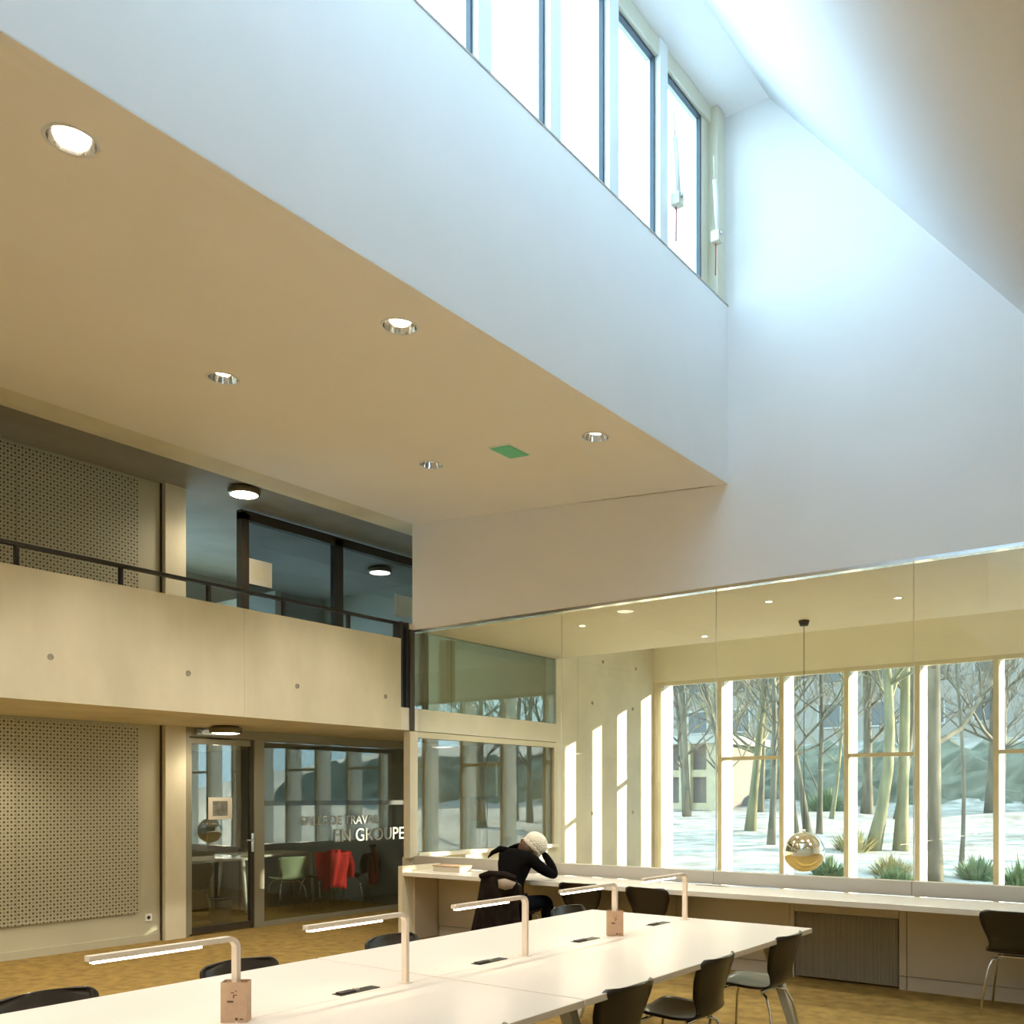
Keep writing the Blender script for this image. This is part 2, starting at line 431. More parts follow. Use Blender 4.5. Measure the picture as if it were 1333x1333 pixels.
# ------------------------------------------------------------------ clerestory windows
CY = [Y0, -2.55, -1.76, -.97, -.18, .61, 1.40, 2.19, 2.98, 3.76, 4.55, 5.33, 6.11, 6.90, 7.72 + .33]
sill = S(B('trim_4', 'upstand_grey', XF - .16, XF + .006, Y0, YE, 6.03, 6.042), 'thin grey metal sill line under the high windows', 'sill')
n = 0
for i in range(len(CY) - 2, 0, -1):
    y0, y1 = CY[i], CY[i + 1]; last = i == len(CY) - 2
    num = len(CY) - 2 - i
    t = thing('window_%d' % (30 + num), 'high clerestory window, %s from the white end wall' % ORD[num] if num < 11 else 'high clerestory window far along the hall', 'window', (XF - .1, y0, 6.042), 0, 'clerestory windows', 'structure')
    b = y1 - y0; top = 1.725
    B('mullion', 'frame_white', -.09, .045, 0, .13, 0, top, t)
    B('head_rail', 'frame_cream' if num < 2 else 'frame_white', -.09, .03, .13, b, top - .14, top, t)
    B('bottom_rail', 'frame_white', -.09, .0, .13, b, 0, .03, t)
    if last:
        B('jamb', 'frame_cream', -.09, .09, b - .16, b, .0, top, t)
        e = b - .30
        sh = B('sash', 'frame_cream', -.06, .0, e, e + .14, .03, top - .14, t)
        B('gasket', 'gasket', -.04, -.004, e - .02, e, .03, top - .14, t)
    else:
        e = b - .02
        B('gasket', 'gasket', -.04, -.004, e, b, .03, top - .14, t)
    B('gasket', 'gasket', -.04, -.004, .13, e, top - .165, top - .14, t)
    B('pane', 'glass_clear', -.05, -.04, .13, e, .03, top - .14, t)


def actuator(label, y, z0, z1):
    a = thing('window_actuator', label, 'actuator', (XF + .015, y, z0), 0, 'chain actuators on the end clerestory window')
    MB().tube([(0.02, 0, .12), (.0, -.02, z1 - z0)], .021, 10).build('push_tube', 'frame_white', a, True)
    MB().tube([(0.0, -.02, z1 - z0), (-.01, -.025, z1 - z0 + .22)], .006, 8).build('rod', 'frame_cream', a, True)
    br = B('bracket', 'frame_cream', -.03, .05, -.045, .045, 0, .10, a, .008)
    MB().tube([(.05, -.01, .07), (.065, -.01, .07)], .018, 12).build('pivot', 'aluminium', a, True)
    MB().tube([(0, 0, 0), (-.005, .005, -.28)], .006, 6).build('cable', 'red_paint', a, True)


actuator('white window actuator beside the end wall corner of the high windows', 7.80, 6.47, 7.02)
actuator('grey window actuator at the mullion side of the last high window', 7.045, 6.42, 6.98)

# ------------------------------------------------------------------ left glazing (ground floor and upper) next to the partition
t = thing('window_21', 'lower side glazing reflecting the snowy park, above the counter end', 'window', (XB, YE, 0), 0, None, 'structure')
B('sill_wall', 'concrete_pale', -.16, 0, .0, 2.96, 0, .84, t)
B('frame_post', 'frame_cream', -.08, .02, -.06, .07, .84, 2.31, t); B('frame_post', 'frame_cream', -.06, .02, 2.88, 2.96, .84, 2.31, t)
B('frame_head', 'frame_cream', -.06, .02, .07, 2.88, 2.24, 2.31, t); B('frame_sill', 'fin_white', -.08, .05, .07, 2.96, .84, .885, t)
B('pane', 'glass_reflective', -.03, -.018, .07, 1.42, .885, 2.24, t); B('pane', 'glass_reflective', -.03, -.018, 1.43, 2.88, .885, 2.24, t)
t = thing('window_22', 'greenish upper side glazing below the end of the white wall', 'window', (XB, YE, 0), 0, None, 'structure')
B('frame_post', 'frame_bronze', -.08, .01, -.05, .03, 2.32, 3.49, t)
B('pane', 'glass_green', -.03, -.018, .03, .72, 2.58, 3.5, t); B('pane', 'glass_green', -.03, -.018, .725, 2.95, 2.58, 3.5, t)
B('head', 'frame_cream', -.08, .0, -.05, 2.96, 3.5, 3.56, t)
B('inner_post', 'frame_cream', -.28, -.16, .78, .95, 2.6, 3.5, t)
S(B('wall_gallery_infill', 'far_ceiling_paint', XB - .1, XB, YE + .2, 11.05, 3.56, 4.93), 'wall above the greenish upper glazing', 'wall')
# rail
rail = thing('balcony_rail', 'dark metal handrail along the concrete balcony', 'handrail', (XB - .1, 0, 3.37))
B('top_rail', 'black_metal', -.025, .025, Y0, 7.93, .175, .205, rail)
y = 7.86
for yy in (7.16, 6.27, 5.38, 4.49, 3.60, 2.71, 1.82, .93): B('post', 'black_metal', -.02, .02, yy, yy + .03, -.0, .175, rail)
for k, yy in enumerate((7.9, 8.0)):
    B('end_post', 'black_metal', -.03, .09, yy, yy + .045, -.79, .2, rail)

# ------------------------------------------------------------------ meeting room glazing + door
t = thing('window_23', 'meeting room glass wall with white lettering', 'glass wall', (XL, 0, 0), 0, None, 'structure')
for a, b in ((7.06, 7.2), (9.70, 9.78)): B('frame_post', 'frame_grey', -.06, .03, a, b, 0, 2.219, t)
B('frame_head', 'frame_grey', -.06, .03, 6.13, 9.78, 2.22, 2.318, t); B('frame_sill', 'frame_grey', -.05, .02, 7.2, 9.70, 0, .055, t)
for a, b in ((7.2, 8.29), (8.295, 9.70)):
    p = B('pane', 'glass_reflective', -.022, -.010, a, b, .055, 2.22, t); B('frost_band', 'frost_stripe', -.006, -.004, a, b, 1.44, 1.50, p)


def lettering(txt, size, y, z, parent, x=.0):
    c = bpy.data.curves.new('txt', 'FONT'); c.body = txt; c.size = size; c.extrude = .001
    o = bpy.data.objects.new('txt', c); COL.objects.link(o)
    dg = bpy.context.evaluated_depsgraph_get(); me = bpy.data.meshes.new_from_object(o.evaluated_get(dg)); bpy.data.objects.remove(o)
    me.materials.clear(); me.materials.append(MATS['decal_white'])
    q = bpy.data.objects.new('lettering', me); COL.objects.link(q); q.parent = parent
    q.matrix_local = Matrix(((0, 0, 1, x), (1, 0, 0, y), (0, 1, 0, z), (0, 0, 0, 1)))
    return q


lettering('SALLE DE TRAVAIL', .165, 7.78, 1.19, t, .004)
lettering('EN GROUPE', .24, 8.32, .965, t, .004)
d = thing('door_1', 'glazed meeting room door with grey frame', 'door', (XL, 6.13, 0), 0, None, 'structure')
B('frame_jamb', 'frame_grey', -.06, .03, -.02, .05, 0, 2.22, d)
lf = thing('door_leaf', 'x', 'door', (0, 0, 0)); del lf['label']; del lf['category']; lf.parent = d
B('stile', 'frame_grey', -.03, .015, .05, .09, .02, 2.2, lf); B('stile', 'frame_bronze', -.03, .015, .88, .93, .02, 2.2, lf)
B('rail', 'frame_grey', -.03, .015, .09, .88, 2.14, 2.2, lf); B('rail', 'frame_bronze', -.03, .015, .09, .88, .02, .09, lf)
B('pane', 'glass_reflective', -.014, -.004, .09, .88, .09, 2.14, lf)
h = MB().tube([(.015, .905, 1.04), (.06, .905, 1.04), (.06, .80, 1.04)], .010, 8); h.box(.015, .022, .89, .925, .9, 1.12)
h.build('handle', 'aluminium', lf)
sg = thing('door_notice', 'white paper notice with a grey picture on the glass door', 'notice', (XL + .003, 6.60, 1.30))
B('sheet', 'paper', 0, .002, -.16, .16, -.01, .24, sg); B('picture', 'print_grey', .002, .003, -.1, .10, .03, .20, sg)
k = thing('door_closer', 'silver door closer above the glass door', 'door closer', (XL + .03, 6.25, 2.24)); B('body', 'aluminium', 0, .05, 0, .24, 0, .05, k); B('arm', 'aluminium', .02, .035, .1, .5, .052, .06, k)
so = thing('wall_socket', 'small white wall socket below the perforated board', 'socket', (XL, 5.70, .26)); B('plate', 'frame_white', 0, .008, -.04, .04, -.04, .04, so, .003)
MB().tube([(.008, 0, 0), (.0095, 0, 0)], .02, 16).build('outlet', 'socket_black', so)

# upper gallery glazing
t = thing('window_24', 'dark framed gallery glazing behind the balcony rail', 'glass wall', (XL, 0, 2.6), 0, None, 'structure')
for a, b in ((6.87, 6.98), (8.32, 8.46), (10.0, 10.1)): B('frame_post', 'frame_bronze', -.06, .03, a, b, 0, 2.27, t)
B('frame_head', 'frame_bronze', -.06, .03, 6.87, 11.05, 2.19, 2.30, t)
B('pane', 'glass_bronze', -.02, -.008, 6.98, 8.32, .05, 2.19, t); B('pane', 'glass_bronze', -.02, -.008, 8.46, 10.0, .05, 2.19, t)
B('frame_sill', 'frame_bronze', -.05, .02, 6.98, 10.0, 0, .05, t)
for yy, lab in ((7.0, 'cream paper poster on the gallery glass near the open bay'), (9.45, 'cream paper poster on the gallery glass beside the white wall end')):
    q = thing('paper_poster', lab, 'poster', (XL - .005, yy, 4.06), 0, 'posters on the gallery glass'); B('sheet', 'paper', 0, .002, 0, .34, 0, .3, q)
    B('print', 'concrete', .002, .003, .04, .30, .06, .24, q)
gb = thing('wall_gallery_back', 'grey concrete wall with an added unseen strip window at the back of the gallery room', 'wall', (0, 0, 0), 0, None, 'structure')  # hidden strip window added to send sky light onto the gallery ceiling
B('lower_wall', 'concrete_grey', -12.6, -12.5, 6.05, 11.05, 2.6, 2.9, gb); B('upper_wall', 'concrete_grey', -12.6, -12.5, 6.05, 11.05, 4.2, 4.93, gb)
for k in range(4): B('pane', 'glass_clear', -12.56, -12.55, 6.05 + k * 1.25, 7.27 + k * 1.25, 2.9, 4.2, gb); B('mullion', 'frame_bronze', -12.6, -12.5, 7.27 + k * 1.25, 7.30 + k * 1.25, 2.9, 4.2, gb)
S(B('wall_gallery_divider', 'wall_beige', -12.5, -10.9, 8.75, 8.85, 2.6, 4.5), 'pale divider inside the gallery room', 'wall')
q = thing('gallery_desk', 'pale desk inside the open gallery bay', 'desk', (-10.6, 6.75, 2.603)); B('desk_top', 'counter_white', -.5, .5, -.6, .6, .70, .73, q)
for a in (-.45, .42):
    for b in (-.55, .52): B('leg', 'aluminium', a, a + .03, b, b + .03, 0, .70, q)


# ------------------------------------------------------------------ lamps
def spot(parent, loc, energy, size=R(110), col=(1, .91, .77), rad=.07):
    d = bpy.data.lights.new('lamp_light', 'SPOT'); d.energy = energy; d.spot_size = size; d.spot_blend = .6; d.color = col; d.shadow_soft_size = rad
    o = bpy.data.objects.new('lamp_light', d); COL.objects.link(o); o.parent = parent; o.location = loc
    return o


def downlight(x, y, label, energy):
    z = soffit_z(x)
    t = thing('recessed_downlight', label, 'downlight', (x, y, z), 0, 'recessed downlights in the tan ceiling'); t.rotation_euler = (0, math.atan(.0812), 0)
    MB().lathe([(.104, -.004), (.118, -.006), (.122, -.001), (.119, .002)], n=36).build('trim_ring', 'frame_white', t, True)
    rf = MB().lathe([(.106, -.004), (.100, .05), (.088, .105), (.07, .15)], n=36); rf.build('reflector', 'chrome', t, True)
    MB().lathe([(.0, .050), (.035, .053), (.058, .064), (.07, .08), (.07, .10), (0, .105)], n=28).build('bulb', 'bulb_glow', t, True)
    spot(t, (0, 0, -.012), energy)
    return t


for x, y in DL:
    row = 'near the white fascia' if x > -5 else 'in the row nearer the balcony'
    rank = {6.4: 'first', 4.2: 'second', 2.1: 'third', 0.0: 'fourth', -2.2: 'fifth'}[min((6.4, 4.2, 2.1, 0.0, -2.2), key=lambda v: abs(v - y))]
    downlight(x, y, 'recessed chrome downlight %s, %s from the end wall' % (row, rank), 105)
sgn = thing('ceiling_sign', 'small green emergency plate flush in the tan ceiling', 'emergency sign', (-4.92, 6.45, soffit_z(-4.92))); sgn.rotation_euler = (0, math.atan(.0812), 0)
B('plate', 'sign_green', -.10, .10, -.14, .14, -.012, 0, sgn); B('bezel', 'frame_white', -.12, .12, -.16, .16, -.005, -.001, sgn)


def disc_lamp(label, loc, e):
    t = thing('surface_lamp', label, 'ceiling lamp', loc, 0, 'round surface mounted lamps')
    MB().lathe([(0, 0), (.14, 0), (.14, -.015), (.17, -.018), (.175, -.025), (.175, -.065), (.165, -.08), (.15, -.08)], n=36).build('housing', 'bronze_lamp', t, True)
    MB().lathe([(.15, -.077), (.10, -.088), (0, -.092)], n=36).build('diffuser', 'disc_glow', t, True)
    spot(t, (0, 0, -.15), e, R(165), (1, .85, .62), .12)


disc_lamp('round bronze lamp on the gallery ceiling in front of the dark glazing', (-8.6, 6.48, 4.93), 24)
disc_lamp('round lamp under the balcony in front of the glass door', (-8.75, 6.35, 2.32), 15)
disc_lamp('round lamp inside the gallery room behind the glass', (-10.0, 9.95, 4.93), 12)
disc_lamp('added unseen lamp on the gallery ceiling over the perforated boards', (-8.6, 1.6, 4.93), 8)  # no fitting known here; added to light the upper boards
disc_lamp('round lamp under the balcony in front of the perforated boards', (-8.4, 3.6, 2.32), 34)
disc_lamp('added fill lamp inside the meeting room', (-10.6, 7.6, 2.32), 14)  # no lamp known in this room; added to brighten its interior
SPL = ('at the ceiling step behind the concrete wall bars', 'just before the mirror ball cable', 'near the greenish side glazing', 'between mirror ball and radiator grille', 'past the radiator grille')
for k, (x, y) in enumerate(((-5.1, 10.6), (-3.68, 9.1), (-5.9, 9.1), (-2.6, 9.7), (-1.2, 9.1))):
    t = thing('ceiling_spot', 'tiny flush spot in the cream ceiling ' + SPL[k], 'ceiling spot', (x, y, 3.5), 0, 'spots in the window room ceiling')
    MB().lathe([(.03, 0), (.055, -.004), (.06, 0)], n=20).build('ring', 'frame_white', t, True); MB().lathe([(0, -.001), (.03, -.001)], n=20).build('lens', 'disc_glow', t); spot(t, (0, 0, -.03), 75, R(150), (1, .92, .78), .05)

for x in (.3, 2.2):  # lamps added out of view to brighten the hall
    for j, y in enumerate((5.6, 3.0, .4, -2.2)):
        disc_lamp('added unseen low ceiling lamp %s, %s from the end wall' % ('by the slope foot' if x < 1 else 'by the side wall', ORD[j]), (x, y, 4.02), 5)
# mirror ball pendant
t = thing('mirror_ball_pendant', 'mirrored ball pendant hanging on a thin cable before the park windows', 'pendant lamp', (-3.76, 10.3, .94))
bb = MB(); prof = [(.222 * math.sin(math.pi * i / 24), -.222 * math.cos(math.pi * i / 24)) for i in range(25)]
bb.lathe(prof, n=48).build('ball', 'mirror', t, True)
MB().tube([(0, 0, .22), (0, 0, 2.54)], .004, 6).build('cable', 'black_metal', t)
MB().lathe([(0, 2.50), (.045, 2.50), (.06, 2.555), (0, 2.56)], n=20).build('ceiling_rose', 'black_metal', t, True)
MB().lathe([(.02, .218), (.02, .25), (0, .25)], n=12).build('cap', 'chrome', t, True)

# ------------------------------------------------------------------ long counter
ct = thing('long_counter', 'long white counter along the glass partition', 'counter', (0, 0, 0))
B('worktop', 'counter_white', -7.08, 3.19, 7.40, 8.04, .695, .74, ct, .003)
ep = thing('counter_end_panel', 'pale concrete end panel carrying the counter beside the glass room', 'panel', (-7.11, 7.69, 0)); B('outer_panel', 'concrete', -.03, .03, -.31, .31, 0, .80, ep); B('inner_panel', 'panel_beige', .03, .055, -.14, .235, 0, .694, ep)
for x in (-3.75, -.2): B('cable_slot', 'socket_black', x - .16, x + .16, 7.93, 7.97, .738, .742, ct)
bk = thing('box_file', 'low cardboard tray lying on the sunlit counter end', 'tray', (-6.72, 7.78, .74)); B('tray', 'panel_beige', -.19, .19, -.10, .10, 0, .055, bk, .004); B('lid', 'card_kraft', -.195, .195, -.105, .105, .055, .068, bk, .003)

# ------------------------------------------------------------------ reading tables
TX0, TX1, TXM = -3.65, -2.05, -2.85


def table(label, y0, y1):
    t = thing('reading_table', label, 'table', (TXM, (y0 + y1) / 2, 0), 0, 'long white reading tables')
    L = (y1 - y0) / 2
    B('table_top', 'table_white', -.80, -.0015, -L + .001, L - .001, .71, .74, t, .003); B('table_top', 'table_white', .0015, .80, -L + .001, L - .001, .71, .74, t, .003)
    B('beam', 'frame_white', -.05, .05, -L + .15, L - .15, .64, .705, t)
    for s in (-1, 1):
        yy = s * (L - .18)
        B('cross_bar', 'frame_white', -.66, .66, yy - .03, yy + .03, .665, .708, t)
        for q in (-1, 1):
            g = MB(); w = .03
            g.v = [(q * .58 - w, yy - w, .67), (q * .58 + w, yy - w, .67), (q * .58 + w, yy + w, .67), (q * .58 - w, yy + w, .67), (q * .80 - .02, yy - .02, 0), (q * .80 + .02, yy - .02, 0), (q * .80 + .02, yy + .02, 0), (q * .80 - .02, yy + .02, 0)]
            g.f = [(0, 1, 2, 3), (7, 6, 5, 4), (0, 4, 5, 1), (1, 5, 6, 2), (2, 6, 7, 3), (3, 7, 4, 0)]
            g.build('leg', 'frame_white', t)
    return t


table('long white reading table next to the counter', 3.19, 5.76)
table('long white reading table further from the counter', .60, 3.18)
for i, yy in enumerate((5.36, 4.51, 3.64, 2.75, 1.87)):
    t = thing('table_socket', 'black cable outlet in the white table, %s from the counter' % ORD[i], 'cable outlet', (-2.90, yy, .74), 0, 'cable outlets in the reading tables')
    B('tray', 'socket_black', -.028, .028, -.11, .11, 0, .003, t); B('flap', 'black_metal', -.018, .018, -.10, -.02, .003, .009, t); B('plug', 'upstand_grey', -.012, .008, -.015, .01, .003, .012, t)


def rect_sweep(path, w, th):
    """flat bar bent in the YZ plane: w along X, th in the plane"""
    g = MB(); n = len(path); P = [Vector((0, y, z)) for y, z in path]
    for i, p in enumerate(P):
        d = (P[min(i + 1, n - 1)] - P[max(i - 1, 0)]).normalized(); nn = Vector((0, -d.z, d.y))
        for sx, sn in ((-1, -1), (1, -1), (1, 1), (-1, 1)): g.v.append(tuple(p + Vector((sx * w / 2, 0, 0)) + nn * sn * th / 2))
    for i in range(n - 1):
        for k in range(4):
            k2 = (k + 1) % 4; g.f.append((i * 4 + k, i * 4 + k2, (i + 1) * 4 + k2, (i + 1) * 4 + k))
    g.f.append((3, 2, 1, 0)); g.f.append(tuple((n - 1) * 4 + k for k in range(4)))
    return g


arc = [(-.035 + .035 * math.cos(a), .265 + .035 * math.sin(a)) for a in [R(15 * k) for k in range(7)]]
lampgeo = rect_sweep([(0, 0)] + arc + [(-.56, .30)], .030, .018)
for i, yy in enumerate((5.65, 4.76, 3.88, 3.0, 2.12)):
    t = thing('desk_lamp', 'cream L-shaped desk lamp with a glowing bar, %s from the counter' % ORD[i] + (' with a card sleeve' if i in (1, 4) else ''), 'desk lamp', (-2.86, yy, .74), 0, 'desk lamps along the reading tables')
    lampgeo.build('post_and_arm', 'lamp_cream', t)
    B('light_bar', 'tube_glow', -.011, .011, -.545, -.15, .283, .2905, t)
    B('foot', 'lamp_cream', -.028, .028, -.02, .02, 0, .004, t, .001)
    if i in (1, 4):
        u = thing('card_sleeve', 'printed kraft card sleeve around the desk lamp post %s' % ('near the counter' if i == 1 else 'far from the counter'), 'card sleeve', (-2.86, yy, .74), R(37), 'card sleeves on lamp posts')
        a = .047
        B('front', 'card_kraft', -a, a, -.030, -.0285, 0, .145, u); B('back', 'card_kraft', -a, a, .0285, .030, 0, .145, u)
        B('side', 'card_kraft', -a, -a + .0015, -.0285, .0285, 0, .145, u); B('side', 'card_kraft', a - .0015, a, -.0285, .0285, 0, .145, u)
        g = MB()
        for (x, z, w2, h2) in ((-.012, .072, .022, .007), (.0, .088, .004, .012), (.006, .098, .010, .003), (-.004, .106, .012, .003), (.008, .112, .006, .003), (.010, .010, .009, .008), (.028, .011, .012, .004)):
            g.box(x - w2 / 2 * 1.0, x + w2 / 2, -.0308, -.030, z, z + h2)
        g.build('print', 'print_dark', u)

# ------------------------------------------------------------------ chairs
prof = catmull([(.205, .425, .13), (.20, .437, .165), (.165, .450, .195), (.06, .446, .212), (-.06, .437, .208), (-.14, .440, .188), (-.185, .462, .168), (-.205, .51, .165),
                (-.217, .57, .185), (-.232, .64, .212), (-.250, .70, .222), (-.262, .735, .213), (-.268, .752, .175)], 4)


def shell(i0, i1):
    g = MB(); rows = []
    for i in range(i0, i1 + 1):
        y, z, wd = prof[i]; s = i / (len(prof) - 1); back = min(1, max(0, (s - .45) / .2)); r = []
        for k in range(13):
            u = -1 + k / 6
            r.append((u * wd, y + back * .055 * u * u, z + (1 - back) * (.012 * u * u) - back * .004 * u * u))
        rows.append(r)
    return g.grid(rows)


def make_chair(mt, metal='chrome'):
    t = thing('shell_chair', 'x', 'chair')
    mid = 24
    shell(0, mid).build('seat', mt, t, True, solid=.011); shell(mid, len(prof) - 1).build('backrest', mt, t, True, solid=.011)
    MB().tube([(-.12, .12, .425), (.12, .12, .425)], .011, 8).tube([(-.12, -.1, .415), (.12, -.1, .415)], .011, 8).box(-.09, .09, -.08, .10, .418, .43).build('under_frame', metal, t, True)
    for sx in (-1, 1):
        MB().tube([(sx * .09, .10, .425), (sx * .15, .15, .40), (sx * .175, .18, .33), (sx * .215, .215, 0)], .0085, 8).build('leg', metal, t, True)
        MB().tube([(sx * .09, -.08, .415), (sx * .15, -.14, .39), (sx * .175, -.17, .32), (sx * .215, -.235, 0)], .0085, 8).build('leg', metal, t, True)
    return t


ch0 = make_chair('chair_brown')
first = True


def chair(x, y, rz, label, group, src=None):
    global first
    if src is None and first: o = ch0; first = False
    else: o = copy_tree(src or ch0)
    o.location = (x, y, 0); o.rotation_euler = (0, 0, R(rz)); o['label'] = label; o['group'] = group
    return o


G1 = 'chairs on the seat side facing away from the windows'
for i, (yy, a) in enumerate(((5.38, 90), (4.42, 92), (3.54, 88), (2.48, 90), (1.6, 90))):
    chair(-2.27, yy, a, 'dark shell chair tucked under the table side away from the balcony, %s from the counter' % ORD[i], 'chairs on the open side of the tables')
for i, (yy, a) in enumerate(((5.73, -90), (3.92, -88), (2.86, -92), (1.92, -90))):
    chair(-3.63, yy, a, 'dark shell chair on the balcony side of the table, %s from the counter' % ORD[i], 'chairs on the balcony side of the tables')
chair(-4.82, 7.57, 4, 'dark shell chair at the counter right beside the seated person', 'chairs at the long counter')
chair(-4.09, 7.57, -3, 'black shell chair at the counter between the person and the radiator grille', 'chairs at the long counter')
chair(-1.20, 7.58, 0, 'dark shell chair at the counter past the radiator grille', 'chairs at the long counter')
chair(-5.50, 7.30, 0, 'shell chair under the seated person with a coat over its back', 'chairs at the long counter')
# meeting room
chg = make_chair('chair_green'); chg.location = (-10.15, 8.35, 0); chg.rotation_euler = (0, 0, R(75)); chg['label'] = 'pale green shell chair inside the meeting room'; chg['group'] = 'meeting room chairs'
chair(-10.15, 8.92, 95, 'dark chair wearing a red jacket inside the meeting room', 'meeting room chairs')
chair(-9.95, 6.75, 60, 'dark shell chair by the blue lit table inside the meeting room', 'meeting room chairs')
chair(-10.0, 9.4, 120, 'dark chair next to the fire extinguisher in the meeting room', 'meeting room chairs')
for (x, y, lab) in ((-10.75, 7.3, 'white meeting table behind the glass door'), (-11.1, 8.75, 'white meeting table behind the lettered glass')):
    t = thing('meeting_table', lab, 'table', (x, y, 0), 0, 'meeting room tables'); B('table_top', 'counter_white', -.4, .4, -.6, .6, .71, .74, t)
    for a in (-1, 1):
        for b in (-1, 1): MB().tube([(a * .34, b * .52, .71), (a * .37, b * .56, 0)], [.03, .018], 10).build('leg', 'frame_white', t, True)
# red jacket draped on chair back
g = MB(); rows = []
for i in range(9):
    v = i / 8; r = []
    for k in range(13):
        u = -1 + k / 6; wv = .02 * math.sin(u * 9 + v * 4)
        r.append((.27 + .035 * (1 - abs(v - .3)) + wv + .03 * u * u, u * (.26 - .05 * v), .82 - .52 * v - .05 * u * u))
    rows.append(r)
ja = thing('jacket', 'red jacket hung on a chair inside the meeting room', 'jacket', (-10.15, 8.92, 0)); g.grid(rows).build('body', 'red_cloth', ja, True, solid=.03)
MB().tube([(.28, -.25, .78), (.33, -.29, .60), (.34, -.27, .42)], [.06, .055, .045], 10).build('sleeve', 'red_cloth', ja, True); MB().tube([(.28, .25, .78), (.33, .29, .60), (.34, .27, .42)], [.06, .055, .045], 10).build('sleeve', 'red_cloth', ja, True)
fe = thing('fire_extinguisher', 'red fire extinguisher on the blue grey meeting room wall', 'extinguisher', (-9.85, 9.67, .30)); MB().lathe([(0, 0), (.07, .0), (.075, .03), (.075, .38), (.05, .45), (.022, .47), (.022, .52), (0, .52)], n=20).build('cylinder', 'red_paint', fe, True)
B('valve', 'black_metal', -.02, .02, -.07, .03, .52, .56, fe); MB().tube([(.0, -.06, .53), (.06, -.09, .48), (.09, -.06, .3), (.08, -.03, .15)], .012, 8).build('hose', 'black_metal', fe, True); B('bracket', 'black_metal', -.03, .03, .07, .11, .2, .3, fe)
bn = thing('waste_bin', 'grey waste bin inside the meeting room door', 'bin', (-9.75, 7.0, 0)); MB().lathe([(0, 0), (.11, 0), (.14, .30), (.145, .31), (.135, .30), (.108, .01)], n=24).build('bucket', 'upstand_grey', bn, True); MB().lathe([(.145, .305), (.15, .315), (.14, .32)], n=24).build('rim', 'black_metal', bn, True)
bd = thing('display_board', 'cream board on a stand behind the lower side glazing', 'display board', (-8.6, 10.55, 0), R(-15)); B('board', 'paper', -.42, .42, -.015, .015, 1.55, 2.05, bd); MB().tube([(0, .03, 0), (0, .03, 1.9)], .02, 8).build('pole', 'frame_grey', bd)
B('foot', 'frame_grey', -.25, .25, -.15, .2, 0, .02, bd); B('shelf', 'card_kraft', -.12, .12, -.06, .02, 1.2, 1.5, bd)

# ------------------------------------------------------------------ person
pe = thing('person', 'person in black sweater and cream knit cap leaning over the counter', 'person', (-5.5, 7.2, 0))


def skin(name, joints, edges, m, parent, sub=2, root=0):
    me = bpy.data.meshes.new(name); me.from_pydata([j[:3] for j in joints], edges, []); me.update(); me.materials.append(MATS[m])
    o = bpy.data.objects.new(name, me); COL.objects.link(o); o.parent = parent
    md = o.modifiers.new('skin', 'SKIN'); md.use_smooth_shade = True
    sv = me.skin_vertices[0].data
    for i, j in enumerate(joints):
        r = j[3]; sv[i].radius = r if isinstance(r, tuple) else (r, r)
        sv[i].use_root = (i == root)
    o.modifiers.new('sub', 'SUBSURF').levels = sub; o.modifiers['sub'].render_levels = sub
    return o


# local frame: facing +Y, hips over the seat
J = [(0, -.02, .52, (.16, .12)), (0, .0, .66, (.145, .105)), (.0, .05, .80, (.155, .11)), (.005, .11, .92, (.165, .105)), (.01, .15, .99, (.10, .085)), (.035, .20, 1.03, .052), (.06, .25, 1.06, .07),
     (.15, .13, .955, .075), (.26, .20, .85, .058), (.33, .30, .785, .050), (.27, .31, .90, .043), (.185, .30, 1.01, .034),
     (-.14, .13, .955, .075), (-.21, .18, .98, .062), (-.235, .27, .99, .050), (-.14, .27, 1.04, .042), (-.04, .25, 1.07, .034),
     (.10, .06, .50, .10), (.115, .26, .51, .082), (.13, .44, .52, .066), (.135, .46, .30, .055), (.135, .44, .08, .042),
     (-.10, .06, .50, .10), (-.115, .26, .51, .082), (-.13, .44, .52, .066), (-.135, .46, .30, .055), (-.135, .44, .08, .042)]
E_ = [(0, 1), (1, 2), (2, 3), (3, 4), (4, 5), (5, 6), (3, 7), (7, 8), (8, 9), (9, 10), (10, 11), (3, 12), (12, 13), (13, 14), (14, 15), (15, 16), (0, 17), (17, 18), (18, 19), (19, 20), (20, 21), (0, 22), (22, 23), (23, 24), (24, 25), (25, 26)]
bo = skin('body', J, E_, 'knit_black', pe)
bo.data.materials.append(MATS['jeans'])


def ellipsoid(name, c, r, m, parent, rot=(0, 0, 0), n=24, zmin=-1, bumpy=0):
    g = MB(); prof = []
    for i in range(17):
        a = math.pi * i / 16; prof.append((math.sin(a), -math.cos(a)))
    g.lathe(prof, n=n); M_ = Matrix.Rotation(rot[0], 4, 'X') @ Matrix.Rotation(rot[1], 4, 'Y')
    out = []
    for x, y, z in g.v:
        z = max(z, zmin); k = 1 + bumpy * math.sin(14 * math.atan2(y, x)) * math.sqrt(max(0, 1 - z * z))
        v = M_ @ Vector((x * r[0] * k, y * r[1] * k, z * r[2])); out.append((v.x + c[0], v.y + c[1], v.z + c[2]))
    g.v = out
    return g.build(name, m, parent, True)


